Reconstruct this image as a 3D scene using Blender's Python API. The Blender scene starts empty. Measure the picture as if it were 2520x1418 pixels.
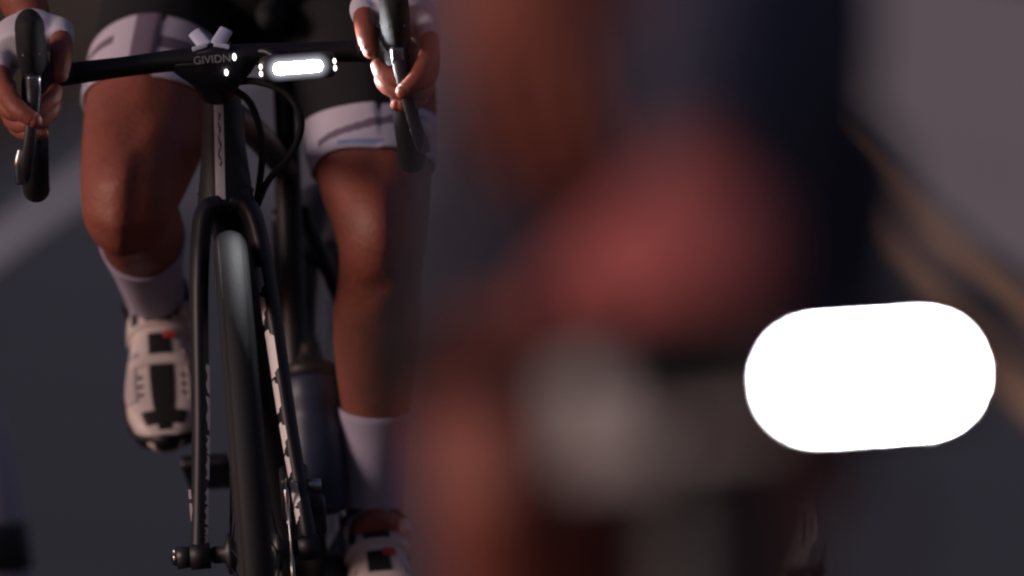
import bpy, bmesh, math, random
from mathutils import Vector, Matrix, Euler
random.seed(7)
R = math.radians
PI = math.pi
sc = bpy.context.scene
COL = sc.collection

# ------------------------------------------------------------------ camera
F_PX = 17430.0
CAM = Vector((0, -8, 1.145))
PITCH = math.atan(1047 / F_PX)
cam_d = bpy.data.cameras.new('camera')
cam_d.sensor_width = 36
cam_d.lens = F_PX / 2520 * 36
cam_d.clip_start = 0.1
cam_d.clip_end = 3000
cam_d.dof.use_dof = True
cam_d.dof.focus_distance = 8.06
cam_d.dof.aperture_fstop = 2.9
cam = bpy.data.objects.new('camera', cam_d)
cam.location = CAM
cam.rotation_euler = (PI / 2 - PITCH, 0, 0)
COL.objects.link(cam)
sc.camera = cam

# ------------------------------------------------------------------ light
SUN_EL, SUN_AZ = R(18), R(-112)          # azimuth from +Y, clockwise seen from above: behind the camera, to its left
sun_dir = Vector((math.sin(SUN_AZ) * math.cos(SUN_EL), math.cos(SUN_AZ) * math.cos(SUN_EL), math.sin(SUN_EL)))
world = bpy.data.worlds.new('World')
sc.world = world
world.use_nodes = True
wn = world.node_tree
bg = wn.nodes['Background']
sky = wn.nodes.new('ShaderNodeTexSky')
sky.sky_type = 'NISHITA'
sky.sun_disc = False
sky.sun_elevation = R(5)
sky.sun_rotation = SUN_AZ
sky.air_density = 1.2
sky.dust_density = 4.0
sky.ozone_density = 2.0
wb = wn.nodes.new('ShaderNodeMix'); wb.data_type = 'RGBA'; wb.blend_type = 'MULTIPLY'     # dusk tint of the whole sky
wb.inputs['Factor'].default_value = 1; wb.inputs['B'].default_value = (1.26, 0.93, 1.20, 1)
wn.links.new(sky.outputs['Color'], wb.inputs['A'])
wn.links.new(wb.outputs['Result'], bg.inputs['Color'])
bg.inputs['Strength'].default_value = 0.07
sun_d = bpy.data.lights.new('sun', 'SUN')
sun_d.energy = 1.38
sun_d.angle = R(22)
sun_d.color = (1.0, 0.80, 0.74)
sun = bpy.data.objects.new('sun', sun_d)
sun.rotation_euler = (-sun_dir).to_track_quat('-Z', 'Y').to_euler()
sun.location = (-5, -12, 9)
COL.objects.link(sun)
sc.view_settings.view_transform = 'Standard'
sc.view_settings.look = 'None'
sc.view_settings.gamma = 1
sc.view_settings.exposure = 0.0
sc.cycles.use_denoising = True
sc.cycles.filter_width = 2.3
sc.cycles.max_bounces = 6
sc.cycles.sample_clamp_indirect = 4

CAM_ROT = Euler(cam.rotation_euler).to_matrix()
def P(px, py, s):
    """world point seen at photo pixel (px,py) at ground distance s in front of the camera"""
    d = CAM_ROT @ Vector(((px - 1260) / F_PX, -(py - 709) / F_PX, -1))
    return CAM + d * (s / d.y)

# ------------------------------------------------------------------ materials
MATS = {}
def mat(name, col, rough=0.5, metal=0.0, var=0.15, scale=40, bump=0.0, bscale=200, spec=0.5, emit=None, coat=0.0, sss=0.0):
    if name in MATS: return MATS[name]
    m = bpy.data.materials.new(name); m.use_nodes = True
    nt = m.node_tree; b = nt.nodes['Principled BSDF']
    tc = nt.nodes.new('ShaderNodeTexCoord')
    nz = nt.nodes.new('ShaderNodeTexNoise'); nz.inputs['Scale'].default_value = scale; nz.inputs['Detail'].default_value = 5
    nt.links.new(tc.outputs['Object'], nz.inputs['Vector'])
    mx = nt.nodes.new('ShaderNodeMix'); mx.data_type = 'RGBA'
    lo = tuple(c * (1 - var) for c in col) + (1,); hi = tuple(min(1, c * (1 + var)) for c in col) + (1,)
    mx.inputs['A'].default_value = lo; mx.inputs['B'].default_value = hi
    nt.links.new(nz.outputs['Fac'], mx.inputs['Factor'])
    nt.links.new(mx.outputs['Result'], b.inputs['Base Color'])
    b.inputs['Roughness'].default_value = rough
    b.inputs['Metallic'].default_value = metal
    b.inputs['Specular IOR Level'].default_value = spec
    b.inputs['Coat Weight'].default_value = coat
    if sss:
        b.inputs['Subsurface Weight'].default_value = sss
        b.inputs['Subsurface Radius'].default_value = (0.012, 0.004, 0.002)
        b.inputs['Subsurface Scale'].default_value = 1.0
    if bump:
        n2 = nt.nodes.new('ShaderNodeTexNoise'); n2.inputs['Scale'].default_value = bscale; n2.inputs['Detail'].default_value = 4
        nt.links.new(tc.outputs['Object'], n2.inputs['Vector'])
        bp = nt.nodes.new('ShaderNodeBump'); bp.inputs['Strength'].default_value = bump; bp.inputs['Distance'].default_value = 0.002
        nt.links.new(n2.outputs['Fac'], bp.inputs['Height']); nt.links.new(bp.outputs['Normal'], b.inputs['Normal'])
    if emit:
        b.inputs['Emission Color'].default_value = tuple(emit[0]) + (1,)
        b.inputs['Emission Strength'].default_value = emit[1]
    MATS[name] = m
    return m

mat('carbon', (0.011, 0.011, 0.016), 0.5, var=0.25, scale=60)
mat('tape', (0.010, 0.010, 0.012), 0.7, bump=0.5, bscale=500)
mat('rubber', (0.014, 0.015, 0.018), 0.7, bump=0.5, bscale=400)
mat('hood_rubber', (0.008, 0.008, 0.011), 0.78, bump=0.4, bscale=600)
mat('rim_black', (0.012, 0.012, 0.014), 0.3)
mat('metal', (0.45, 0.45, 0.47), 0.28, metal=1.0)
mat('dark_metal', (0.045, 0.045, 0.05), 0.45, metal=0.5)
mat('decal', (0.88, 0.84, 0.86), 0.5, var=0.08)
mat('decal_grey', (0.42, 0.40, 0.43), 0.5)
mat('logo_dark', (0.05, 0.05, 0.055), 0.5)
mat('strap_white', (0.62, 0.66, 0.85), 0.45, var=0.05)
mat('skin', (0.29, 0.083, 0.053), 0.55, var=0.36, scale=22, bump=0.55, bscale=150, sss=0.06)
mat('skin_pale', (0.36, 0.14, 0.09), 0.46, var=0.18, scale=18, bump=0.2, bscale=240, sss=0.12)
mat('white_cloth', (0.66, 0.60, 0.72), 0.85, var=0.07, bump=0.5, bscale=700)
mat('white_glove', (0.66, 0.64, 0.74), 0.85, var=0.07, bump=0.5, bscale=700)
mat('purple_print', (0.20, 0.15, 0.22), 0.85, var=0.1, bump=0.5, bscale=700)
mat('blue_print', (0.25, 0.36, 0.60), 0.85, var=0.1)
mat('black_cloth', (0.008, 0.008, 0.011), 0.85, bump=0.5, bscale=600)
mat('navy_cloth', (0.018, 0.019, 0.036), 0.85, bump=0.5, bscale=600)
mat('blue_cloth', (0.036, 0.040, 0.078), 0.85, bump=0.5, bscale=600)
mat('grey_cloth', (0.30, 0.28, 0.33), 0.9, bump=0.4, bscale=600)
mat('sock', (0.46, 0.42, 0.56), 0.9, var=0.08, bump=0.6, bscale=500)
mat('shoe_white', (0.70, 0.60, 0.57), 0.4, var=0.08)
mat('shoe_black', (0.015, 0.014, 0.014), 0.5)
mat('shoe_grey', (0.50, 0.43, 0.42), 0.6, var=.2, scale=300)
mat('red_tag', (0.50, 0.06, 0.05), 0.5)
mat('lamp_glow', (0.9, 0.9, 0.95), 0.3, emit=((0.95, 0.96, 1.0), 900.0))
mat('lamp_side_and_glint', (0.9, 0.9, 0.9), 0.3, emit=((1.0, 0.97, 0.90), 3.0))  # side windows of the lamp, also the painted glints on the stem
mat('lamp_body', (0.020, 0.020, 0.023), 0.4)
def bloom_shell():
    # lens bloom painted as emission on the housing, strongest beside the lens, fading outward
    m = mat('bloom_shell', (0.05, 0.05, 0.055), 0.4); nt = m.node_tree; b = nt.nodes['Principled BSDF']
    tc = nt.nodes.new('ShaderNodeTexCoord'); sx = nt.nodes.new('ShaderNodeSeparateXYZ'); nt.links.new(tc.outputs['Object'], sx.inputs[0])
    def mth(op, a, v=None, w=None):
        n = nt.nodes.new('ShaderNodeMath'); n.operation = op
        for k, q in enumerate((a, v, w)):
            if q is None: continue
            if isinstance(q, (int, float)): n.inputs[k].default_value = q
            else: nt.links.new(q, n.inputs[k])
        return n.outputs[0]
    dx = mth('MAXIMUM', mth('SUBTRACT', mth('ABSOLUTE', sx.outputs['X']), .0215), 0.0)
    dd = mth('SQRT', mth('ADD', mth('MULTIPLY', dx, dx), mth('MULTIPLY', sx.outputs['Z'], sx.outputs['Z'])))
    f = mth('POWER', mth('MAXIMUM', mth('SUBTRACT', 1.0, mth('MULTIPLY', mth('MAXIMUM', mth('SUBTRACT', dd, .006), 0.0), 1 / .012)), 0.0), 2.0)
    y = mth('MAXIMUM', mth('SUBTRACT', 1.0, mth('MULTIPLY', mth('MAXIMUM', sx.outputs['Y'], 0.0), 1 / .022)), 0.0)
    nt.links.new(mth('MULTIPLY', mth('MULTIPLY', f, y), .75), b.inputs['Emission Strength'])
    b.inputs['Emission Color'].default_value = (.86, .87, 1, 1)
bloom_shell()
mat('helmet', (0.6, 0.6, 0.62), 0.35)

# ------------------------------------------------------------------ mesh helpers
def obj(name, me, m=None, parent=None, mats=None, smooth=True):
    if isinstance(me, bmesh.types.BMesh):
        bmesh.ops.recalc_face_normals(me, faces=me.faces)
        d = bpy.data.meshes.new(name); me.to_mesh(d); me.free(); me = d
    if smooth:
        me.polygons.foreach_set('use_smooth', [True] * len(me.polygons))
    if len(me.materials): me.materials.clear()
    for k in (mats or [m]): me.materials.append(MATS[k])
    o = bpy.data.objects.new(name, me); COL.objects.link(o)
    if parent is not None: o.parent = parent
    return o
def sharp(o, ang=35):
    """flat-edge smoothing by splitting sharp edges"""
    bm = bmesh.new(); bm.from_mesh(o.data)
    es = [e for e in bm.edges if len(e.link_faces) == 2 and e.calc_face_angle(0) > R(ang)]
    bmesh.ops.split_edges(bm, edges=es); bm.to_mesh(o.data); bm.free()
    return o
def thing(name, label, cat, M=None, group=None):
    o = bpy.data.objects.new(name, None); o.empty_display_size = 0.2; COL.objects.link(o)
    if M is not None: o.matrix_world = M
    o['label'] = label; o['category'] = cat
    if group: o['group'] = group
    return o
def tag(o, label, cat, group=None):
    o['label'] = label; o['category'] = cat
    if group: o['group'] = group
    return o

def rings(bm, rs, cap=True, closed=False):
    """bridge rings of points into a skin"""
    vs = [[bm.verts.new(p) for p in r] for r in rs]
    n = len(vs[0]); k = len(vs)
    for i in range(k if closed else k - 1):
        a, b = vs[i], vs[(i + 1) % k]
        for j in range(n):
            try: bm.faces.new((a[j], a[(j + 1) % n], b[(j + 1) % n], b[j]))
            except ValueError: pass
    if cap and not closed:
        bm.faces.new(vs[0][::-1]); bm.faces.new(vs[-1])
    return vs
def catmull(pts, u):
    n = len(pts) - 1
    u = max(0, min(n, u)); i = min(int(u), n - 1); t = u - i
    p0, p1, p2, p3 = pts[max(i - 1, 0)], pts[i], pts[i + 1], pts[min(i + 2, n)]
    return 0.5 * ((2 * p1) + (p2 - p0) * t + (2 * p0 - 5 * p1 + 4 * p2 - p3) * t * t + (3 * p1 - p0 - 3 * p2 + p3) * t ** 3)
class Limb:
    """a tapered limb: ctrl = [(pos, side radius, dorsal radius)], dorsal = list of vectors or one vector"""
    def __init__(s, ctrl, dorsal, mod=None):
        s.p = [Vector(c[0]) for c in ctrl]; s.rs = [c[1] for c in ctrl]; s.rd = [c[2] for c in ctrl]
        s.d = [Vector(v) for v in dorsal] if isinstance(dorsal, list) else [Vector(dorsal)] * len(ctrl)
        s.mod = mod; s.n = len(ctrl) - 1
    def frame(s, u):
        c = catmull(s.p, u)
        t = (catmull(s.p, u + .03) - catmull(s.p, u - .03)).normalized()
        d = catmull(s.d, u); d = (d - t * d.dot(t)).normalized()
        return c, t, d, t.cross(d)
    def pt(s, u, phi, off=0.0):
        c, t, d, sd = s.frame(u)
        a = catmull(s.rs, u) + off; b = catmull(s.rd, u) + off
        k = s.mod(u, phi) if s.mod else 0.0
        return c + sd * (math.sin(phi) * (a + k)) + d * (math.cos(phi) * (b + k))
    def ring(s, u, n=24, off=0.0, tilt=0.0):
        return [s.pt(u + tilt * math.cos(2 * PI * j / n), 2 * PI * j / n, off) for j in range(n)]
    def loft(s, bm, u0=0, u1=None, k=40, n=24, off=0.0, tilt0=0, tilt1=0, cap=True):
        u1 = s.n if u1 is None else u1
        return rings(bm, [s.ring(u0 + (u1 - u0) * i / k, n, off, tilt0 + (tilt1 - tilt0) * i / k) for i in range(k + 1)], cap)
def sleeve(limb, u0, u1, off, thick=0.0025, k=16, n=40, tilt0=0, tilt1=0, matfn=None):
    """a cloth tube round a limb with a turned-in hem, so it has thickness"""
    bm = bmesh.new()
    us = [u0 + (u1 - u0) * i / k for i in range(k + 1)]
    ts = [tilt0 + (tilt1 - tilt0) * i / k for i in range(k + 1)]
    rs = [limb.ring(us[0], n, off - thick, ts[0])]
    for u, t in zip(us, ts): rs.append(limb.ring(u, n, off, t))
    rs.append(limb.ring(us[-1], n, off - thick, ts[-1]))
    vs = rings(bm, rs, cap=False)
    if matfn:
        bm.faces.ensure_lookup_table()
        for i in range(len(rs) - 1):
            for j in range(n):
                v = (i - 1 + .5) / k; ph = 2 * PI * (j + .5) / n
                ph = ph - 2 * PI if ph > PI else ph
                bm.faces[i * n + j].material_index = matfn(max(0, min(1, v)), ph)
    return bm
def tube(bm, pts, r, n=12, k=None, cap=True, flat=1.0, up=(0, 0, 1)):
    """round tube through pts (r: radius or list); flat squashes along 'up'"""
    rr = r if isinstance(r, list) else [r] * len(pts)
    up = Vector(up)
    L = Limb([(p, q, q * flat) for p, q in zip(pts, rr)], up)
    k = k or (len(pts) - 1) * 6
    # guard against up parallel to the path
    rs = []
    last = None
    for i in range(k + 1):
        u = L.n * i / k
        c, t, d, sd = c0 = (catmull(L.p, u), (catmull(L.p, u + .03) - catmull(L.p, u - .03)).normalized(), None, None)
        ref = last if last is not None else (up if abs(up.dot(t)) < .95 else Vector((1, 0, 0)))
        d = (ref - t * ref.dot(t)).normalized(); sd = t.cross(d); last = d
        a = catmull(L.rs, u); b = catmull(L.rd, u)
        rs.append([c + sd * (a * math.sin(2 * PI * j / n)) + d * (b * math.cos(2 * PI * j / n)) for j in range(n)])
    rings(bm, rs, cap)
def polytube(bm, pts, r, n=10):
    tube(bm, pts, r, n, k=len(pts) - 1)
def rbox(bm, c, size, M=None, bev=0.15, seg=2):
    """bevelled box"""
    b2 = bmesh.new(); bmesh.ops.create_cube(b2, size=1)
    bmesh.ops.scale(b2, vec=size, verts=b2.verts)
    if bev: bmesh.ops.bevel(b2, geom=b2.edges[:] , offset=min(size) * bev, segments=seg, affect='EDGES', profile=.6)
    T = Matrix.Translation(c) @ (M.to_4x4() if M is not None else Matrix.Identity(4))
    bmesh.ops.transform(b2, matrix=T, verts=b2.verts)
    d = bpy.data.meshes.new('t'); b2.to_mesh(d); b2.free(); bm.from_mesh(d); bpy.data.meshes.remove(d)
def ellipsoid(bm, c, rad, M=None, u=16, v=12):
    T = Matrix.Translation(c) @ (M.to_4x4() if M is not None else Matrix.Identity(4)) @ Matrix.Diagonal((*rad, 1))
    bmesh.ops.create_uvsphere(bm, u_segments=u, v_segments=v, radius=1, matrix=T)
def lathe_x(bm, prof, n=64, c=(0, 0, 0)):
    """closed profile of (x, r) points turned round the x axis"""
    c = Vector(c)
    rings(bm, [[c + Vector((x, r * math.cos(2 * PI * i / n), r * math.sin(2 * PI * i / n))) for x, r in prof] for i in range(n)], closed=True)
def cyl(bm, a, b, r, n=16, r2=None):
    a, b = Vector(a), Vector(b)
    t = (b - a).normalized(); d = t.orthogonal().normalized(); s = t.cross(d)
    rings(bm, [[q + d * (rr * math.cos(2 * PI * j / n)) + s * (rr * math.sin(2 * PI * j / n)) for j in range(n)] for q, rr in ((a, r), (b, r2 or r))])
def remeshed(bm, voxel, smooth=4):
    bmesh.ops.recalc_face_normals(bm, faces=bm.faces)
    d = bpy.data.meshes.new('tmp'); bm.to_mesh(d); bm.free()
    o = bpy.data.objects.new('tmp', d); COL.objects.link(o)
    m = o.modifiers.new('r', 'REMESH'); m.mode = 'VOXEL'; m.voxel_size = voxel
    s = o.modifiers.new('s', 'SMOOTH'); s.iterations = smooth; s.factor = .5
    dg = bpy.context.evaluated_depsgraph_get()
    me = bpy.data.meshes.new_from_object(o.evaluated_get(dg))
    bpy.data.objects.remove(o); bpy.data.meshes.remove(d)
    return me
def append_mesh(dst, bm):
    """join a bmesh into mesh dst"""
    b = bmesh.new(); b.from_mesh(dst)
    bmesh.ops.recalc_face_normals(bm, faces=bm.faces)
    d = bpy.data.meshes.new('t'); bm.to_mesh(d); bm.free(); b.from_mesh(d); bpy.data.meshes.remove(d)
    b.to_mesh(dst); b.free()
    return dst
def lerp_tab(tab, t):
    for (a, x), (b, y) in zip(tab, tab[1:]):
        if t <= b:
            f = (t - a) / (b - a); f = f * f * (3 - 2 * f) if False else f
            return x + (y - x) * f
    return tab[-1][1]

# ------------------------------------------------------------------ setting
def plane(name, x0, x1, y0, y1, z, m, nx=1, ny=1):
    bm = bmesh.new()
    vs = [[bm.verts.new((x0 + (x1 - x0) * i / nx, y0 + (y1 - y0) * j / ny, z)) for i in range(nx + 1)] for j in range(ny + 1)]
    for j in range(ny):
        for i in range(nx):
            bm.faces.new((vs[j][i], vs[j][i + 1], vs[j + 1][i + 1], vs[j + 1][i]))
    o = obj(name, bm, m, smooth=False); o['kind'] = 'structure'
    return o
def ground_mat(name, c1, c2, s1, rough, bump, bs, patch=None):
    m = bpy.data.materials.new(name); m.use_nodes = True; nt = m.node_tree; b = nt.nodes['Principled BSDF']
    tc = nt.nodes.new('ShaderNodeTexCoord')
    n1 = nt.nodes.new('ShaderNodeTexNoise'); n1.inputs['Scale'].default_value = s1; n1.inputs['Detail'].default_value = 8
    n2 = nt.nodes.new('ShaderNodeTexNoise'); n2.inputs['Scale'].default_value = 0.8; n2.inputs['Detail'].default_value = 4
    n3 = nt.nodes.new('ShaderNodeTexVoronoi'); n3.inputs['Scale'].default_value = bs
    for n in (n1, n2, n3): nt.links.new(tc.outputs['Object'], n.inputs['Vector'])
    mx = nt.nodes.new('ShaderNodeMix'); mx.data_type = 'RGBA'
    mx.inputs['A'].default_value = (*c1, 1); mx.inputs['B'].default_value = (*c2, 1)
    ad = nt.nodes.new('ShaderNodeMath'); ad.operation = 'ADD'
    ad2 = nt.nodes.new('ShaderNodeMath'); ad2.operation = 'MULTIPLY_ADD'; ad2.inputs[1].default_value = 1.4; ad2.inputs[2].default_value = -.7
    nt.links.new(n2.outputs['Fac'], ad2.inputs[0])
    nt.links.new(n1.outputs['Fac'], ad.inputs[0]); nt.links.new(ad2.outputs[0], ad.inputs[1])
    nt.links.new(ad.outputs[0], mx.inputs['Factor'])
    nt.links.new(mx.outputs['Result'], b.inputs['Base Color'])
    b.inputs['Roughness'].default_value = rough
    bp = nt.nodes.new('ShaderNodeBump'); bp.inputs['Strength'].default_value = bump; bp.inputs['Distance'].default_value = 0.006
    nt.links.new(n3.outputs['Distance'], bp.inputs['Height']); nt.links.new(bp.outputs['Normal'], b.inputs['Normal'])
    MATS[name] = m
ground_mat('asphalt', (0.042, 0.037, 0.044), (0.072, 0.064, 0.075), 60, 0.36, 0.22, 160)
ground_mat('dry_verge', (0.055, 0.042, 0.028), (0.11, 0.085, 0.055), 6, 0.95, 0.8, 30)
ground_mat('paint_white', (0.72, 0.70, 0.76), (0.86, 0.84, 0.88), 30, 0.6, 0.4, 160)
ground_mat('paint_yellow', (0.66, 0.38, 0.20), (0.80, 0.50, 0.30), 30, 0.6, 0.4, 160)
plane('ground', -600, 600, -120, 1600, -0.05, 'dry_verge')
plane('road', -1.95, 5.3, -60, 900, 0.0, 'asphalt', 1, 8)
ground_mat('lane_sheen', (0.42, 0.375, 0.37), (0.54, 0.49, 0.48), 20, 0.6, 0.3, 120)  # sky sheen on the opposite lane put into a paler base colour
plane('pale_sheen_lane', 1.42, 4.6, -60, 900, 0.003, 'lane_sheen', 1, 8)
ground_mat('far_sheen', (0.15, 0.135, 0.15), (0.24, 0.22, 0.24), 20, 0.5, 0.3, 120)  # grazing sky reflection on the far road, painted as lighter ground
plane('far_sheen_section', -1.44, 1.02, 15.0, 900, 0.002, 'far_sheen', 1, 8)
for k, (x0, x1) in enumerate(((-1.61, -1.48), (4.7, 4.86))):
    plane('white_edge_line', x0, x1, -60, 900, 0.004, 'paint_white')
for x0, x1 in ((1.05, 1.15), (1.24, 1.35)):
    plane('yellow_centre_line', x0, x1, -60, 900, 0.004, 'paint_yellow')
# roadside verge: low soil bank on both sides with dry grass
for x0, x1 in ((-60, -1.95), (5.3, 60)):
    bm = bmesh.new(); nx, ny = 30, 90
    vs = []
    for j in range(ny + 1):
        y = -20 + 150 * (j / ny) ** 1.3; row = []
        for i in range(nx + 1):
            f = (i / nx) ** 2.2
            x = (x1 + (x0 - x1) * f) if x1 < 0 else (x0 + (x1 - x0) * f)
            z = -0.03 + 0.10 * min(1, abs(x - (x1 if x1 < 0 else x0)) / .6) + random.uniform(-.02, .02) * (i > 0)
            row.append(bm.verts.new((x, y, z)))
        vs.append(row)
    for j in range(ny):
        for i in range(nx): bm.faces.new((vs[j][i], vs[j][i + 1], vs[j + 1][i + 1], vs[j + 1][i]))
    o = obj('verge', bm, 'dry_verge'); o['kind'] = 'structure'
mat('dry_grass', (0.10, 0.082, 0.045), 0.9, var=0.35, scale=1.5)
bm = bmesh.new()
for k in range(9000):
    left = random.random() < .7
    x = (-2.0 - abs(random.gauss(0, 2.2))) if left else (5.35 + abs(random.gauss(0, 2.2)))
    y = 8 + 60 * random.random() ** 1.5
    h = random.uniform(.05, .16); a = random.uniform(0, PI); lx, ly = random.uniform(-.06, .06), random.uniform(-.06, .06)
    w = random.uniform(.004, .008); dx, dy = w * math.cos(a), w * math.sin(a); z = .04
    p = [(x - dx, y - dy, z), (x + dx, y + dy, z), (x + dx * .7 + lx * .4, y + dy * .7 + ly * .4, z + h * .6), (x - dx * .7 + lx * .4, y - dy * .7 + ly * .4, z + h * .6), (x + lx, y + ly, z + h)]
    v = [bm.verts.new(q) for q in p]
    bm.faces.new((v[0], v[1], v[2], v[3])); bm.faces.new((v[3], v[2], v[4]))
o = obj('grass', bm, 'dry_grass', smooth=False); o['kind'] = 'stuff'; o['label'] = 'dry brown grass on the verge beside the road'; o['category'] = 'grass'

# ------------------------------------------------------------------ bicycle (local: x = image right, y = backwards, z = up, origin under the front hub)
HUB = Vector((0, 0, .366))
def axis(z): return Vector((0, .047 + (z - .366) * .306, z))
BB = Vector((0, .60, .272)); RH = Vector((0, 1.02, .366)); SC = Vector((0, .735, .76)); BAR = Vector((0, .115, .924))
CACHE = {}
def wheel(parent, c, front, steer=0.0):
    M = Matrix.Translation(c) @ Matrix.Rotation(steer, 4, 'Z')
    def put(key, build, m, par):
        if key not in CACHE:
            bm = bmesh.new(); build(bm); bmesh.ops.recalc_face_normals(bm, faces=bm.faces)
            d = bpy.data.meshes.new(key); bm.to_mesh(d); bm.free()
            d.polygons.foreach_set('use_smooth', [True] * len(d.polygons)); d.materials.append(MATS[m]); CACHE[key] = d
        o = bpy.data.objects.new(key, CACHE[key]); COL.objects.link(o); o.parent = par
        return o
    def rim(bm):
        lathe_x(bm, [(-.013, .330), (-.0145, .320), (-.0135, .303), (-.008, .290), (0, .286), (.008, .290), (.0135, .303), (.0145, .320), (.013, .330), (0, .324)], 96)
    w = put('front_wheel' if front else 'rear_wheel', rim, 'rim_black', parent); w.matrix_local = M
    def tyre(bm):
        lathe_x(bm, [(.0195 * math.cos(a), .3460 + .0200 * math.sin(a)) for a in [2 * PI * i / 18 for i in range(18)]], 112)
    put('tyre', tyre, 'rubber', w)
    def tread(bm):
        for s in (-1, 1):
            a0 = .75 * s
            rr = .3460 + .0202 * math.cos(a0); x = .0197 * math.sin(a0)
            lathe_x(bm, [(x - .0006, rr - .0002), (x - .0006, rr + .0003), (x + .0006, rr + .0003), (x + .0006, rr - .0002)], 112)
    put('tread_ridge', tread, 'rubber', w)
    def spokes(bm):
        for k in range(24):
            a = 2 * PI * k / 24; s = 1 if k % 2 else -1; b = a + (.35 if (k // 2) % 2 else -.35)
            cyl(bm, (s * .026, .022 * math.cos(b), .022 * math.sin(b)), (s * .003, .292 * math.cos(a), .292 * math.sin(a)), .0011, 6)
    put('spokes', spokes, 'dark_metal', w)
    def hub(bm):
        lathe_x(bm, [(-.047, .004), (-.047, .010), (-.034, .010), (-.030, .024), (-.025, .024), (-.020, .012), (.020, .012), (.025, .024), (.030, .024), (.034, .012), (.047, .012), (.047, .004)], 32)
    put('hub', hub, 'dark_metal', w)
    if front or True:
        def rotor(bm):
            lathe_x(bm, [(.0405, .066), (.0405, .080), (.0423, .080), (.0423, .066)], 72)
            for k in range(6):
                a = 2 * PI * k / 6; b = a + .5
                polytube(bm, [Vector((.0414, .018 * math.cos(a), .018 * math.sin(a))), Vector((.0414, .045 * math.cos(a + .15), .045 * math.sin(a + .15))), Vector((.0414, .068 * math.cos(b), .068 * math.sin(b)))], .0028, 6)
        put('brake_rotor', rotor, 'metal', w)
    return w

def text_mesh(txt, size, extrude=0.0006):
    cu = bpy.data.curves.new('t', 'FONT'); cu.body = txt; cu.size = size; cu.extrude = extrude; cu.align_x = 'CENTER'; cu.align_y = 'CENTER'
    o = bpy.data.objects.new('t', cu); COL.objects.link(o)
    me = bpy.data.meshes.new_from_object(o.evaluated_get(bpy.context.evaluated_depsgraph_get()))
    bpy.data.objects.remove(o); bpy.data.curves.remove(cu)
    return me

def head_stripe(L, frame):
    bm = bmesh.new()
    prev = None
    for i in range(25):
        u = .30 + 2.60 * i / 24
        row = []
        for j in range(7):
            ph = (j - 3) / 3 * .235 * (.0235 / catmull(L.rs, u)) - .03
            row.append(bm.verts.new(L.pt(u, ph, .0008)))
        if prev:
            for j in range(6): bm.faces.new((prev[j], prev[j + 1], row[j + 1], row[j]))
        prev = row
    st = obj('head_tube_stripe', bm, 'decal', frame)
    bm = bmesh.new()
    prev = None
    for i in range(49):
        f = i / 48; u = 1.30 + 1.05 * f; a = .055 * math.sin(f * 21) * (1 - .5 * f) + .02; w2 = .020 + .018 * abs(math.sin(f * 10.5 + .6))
        row = [bm.verts.new(L.pt(u, a + q * w2 - .03, .0013)) for q in (-1, 1)]
        if prev and i % 12 != 5: bm.faces.new((prev[0], prev[1], row[1], row[0]))
        prev = row
    obj('head_tube_mark', bm, 'logo_dark', st)
FRAME_YAW = R(-8)
FT = Matrix.Translation((0, .17, 0)) @ Matrix.Rotation(FRAME_YAW, 4, 'Z') @ Matrix.Translation((0, -.17, 0))
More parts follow.
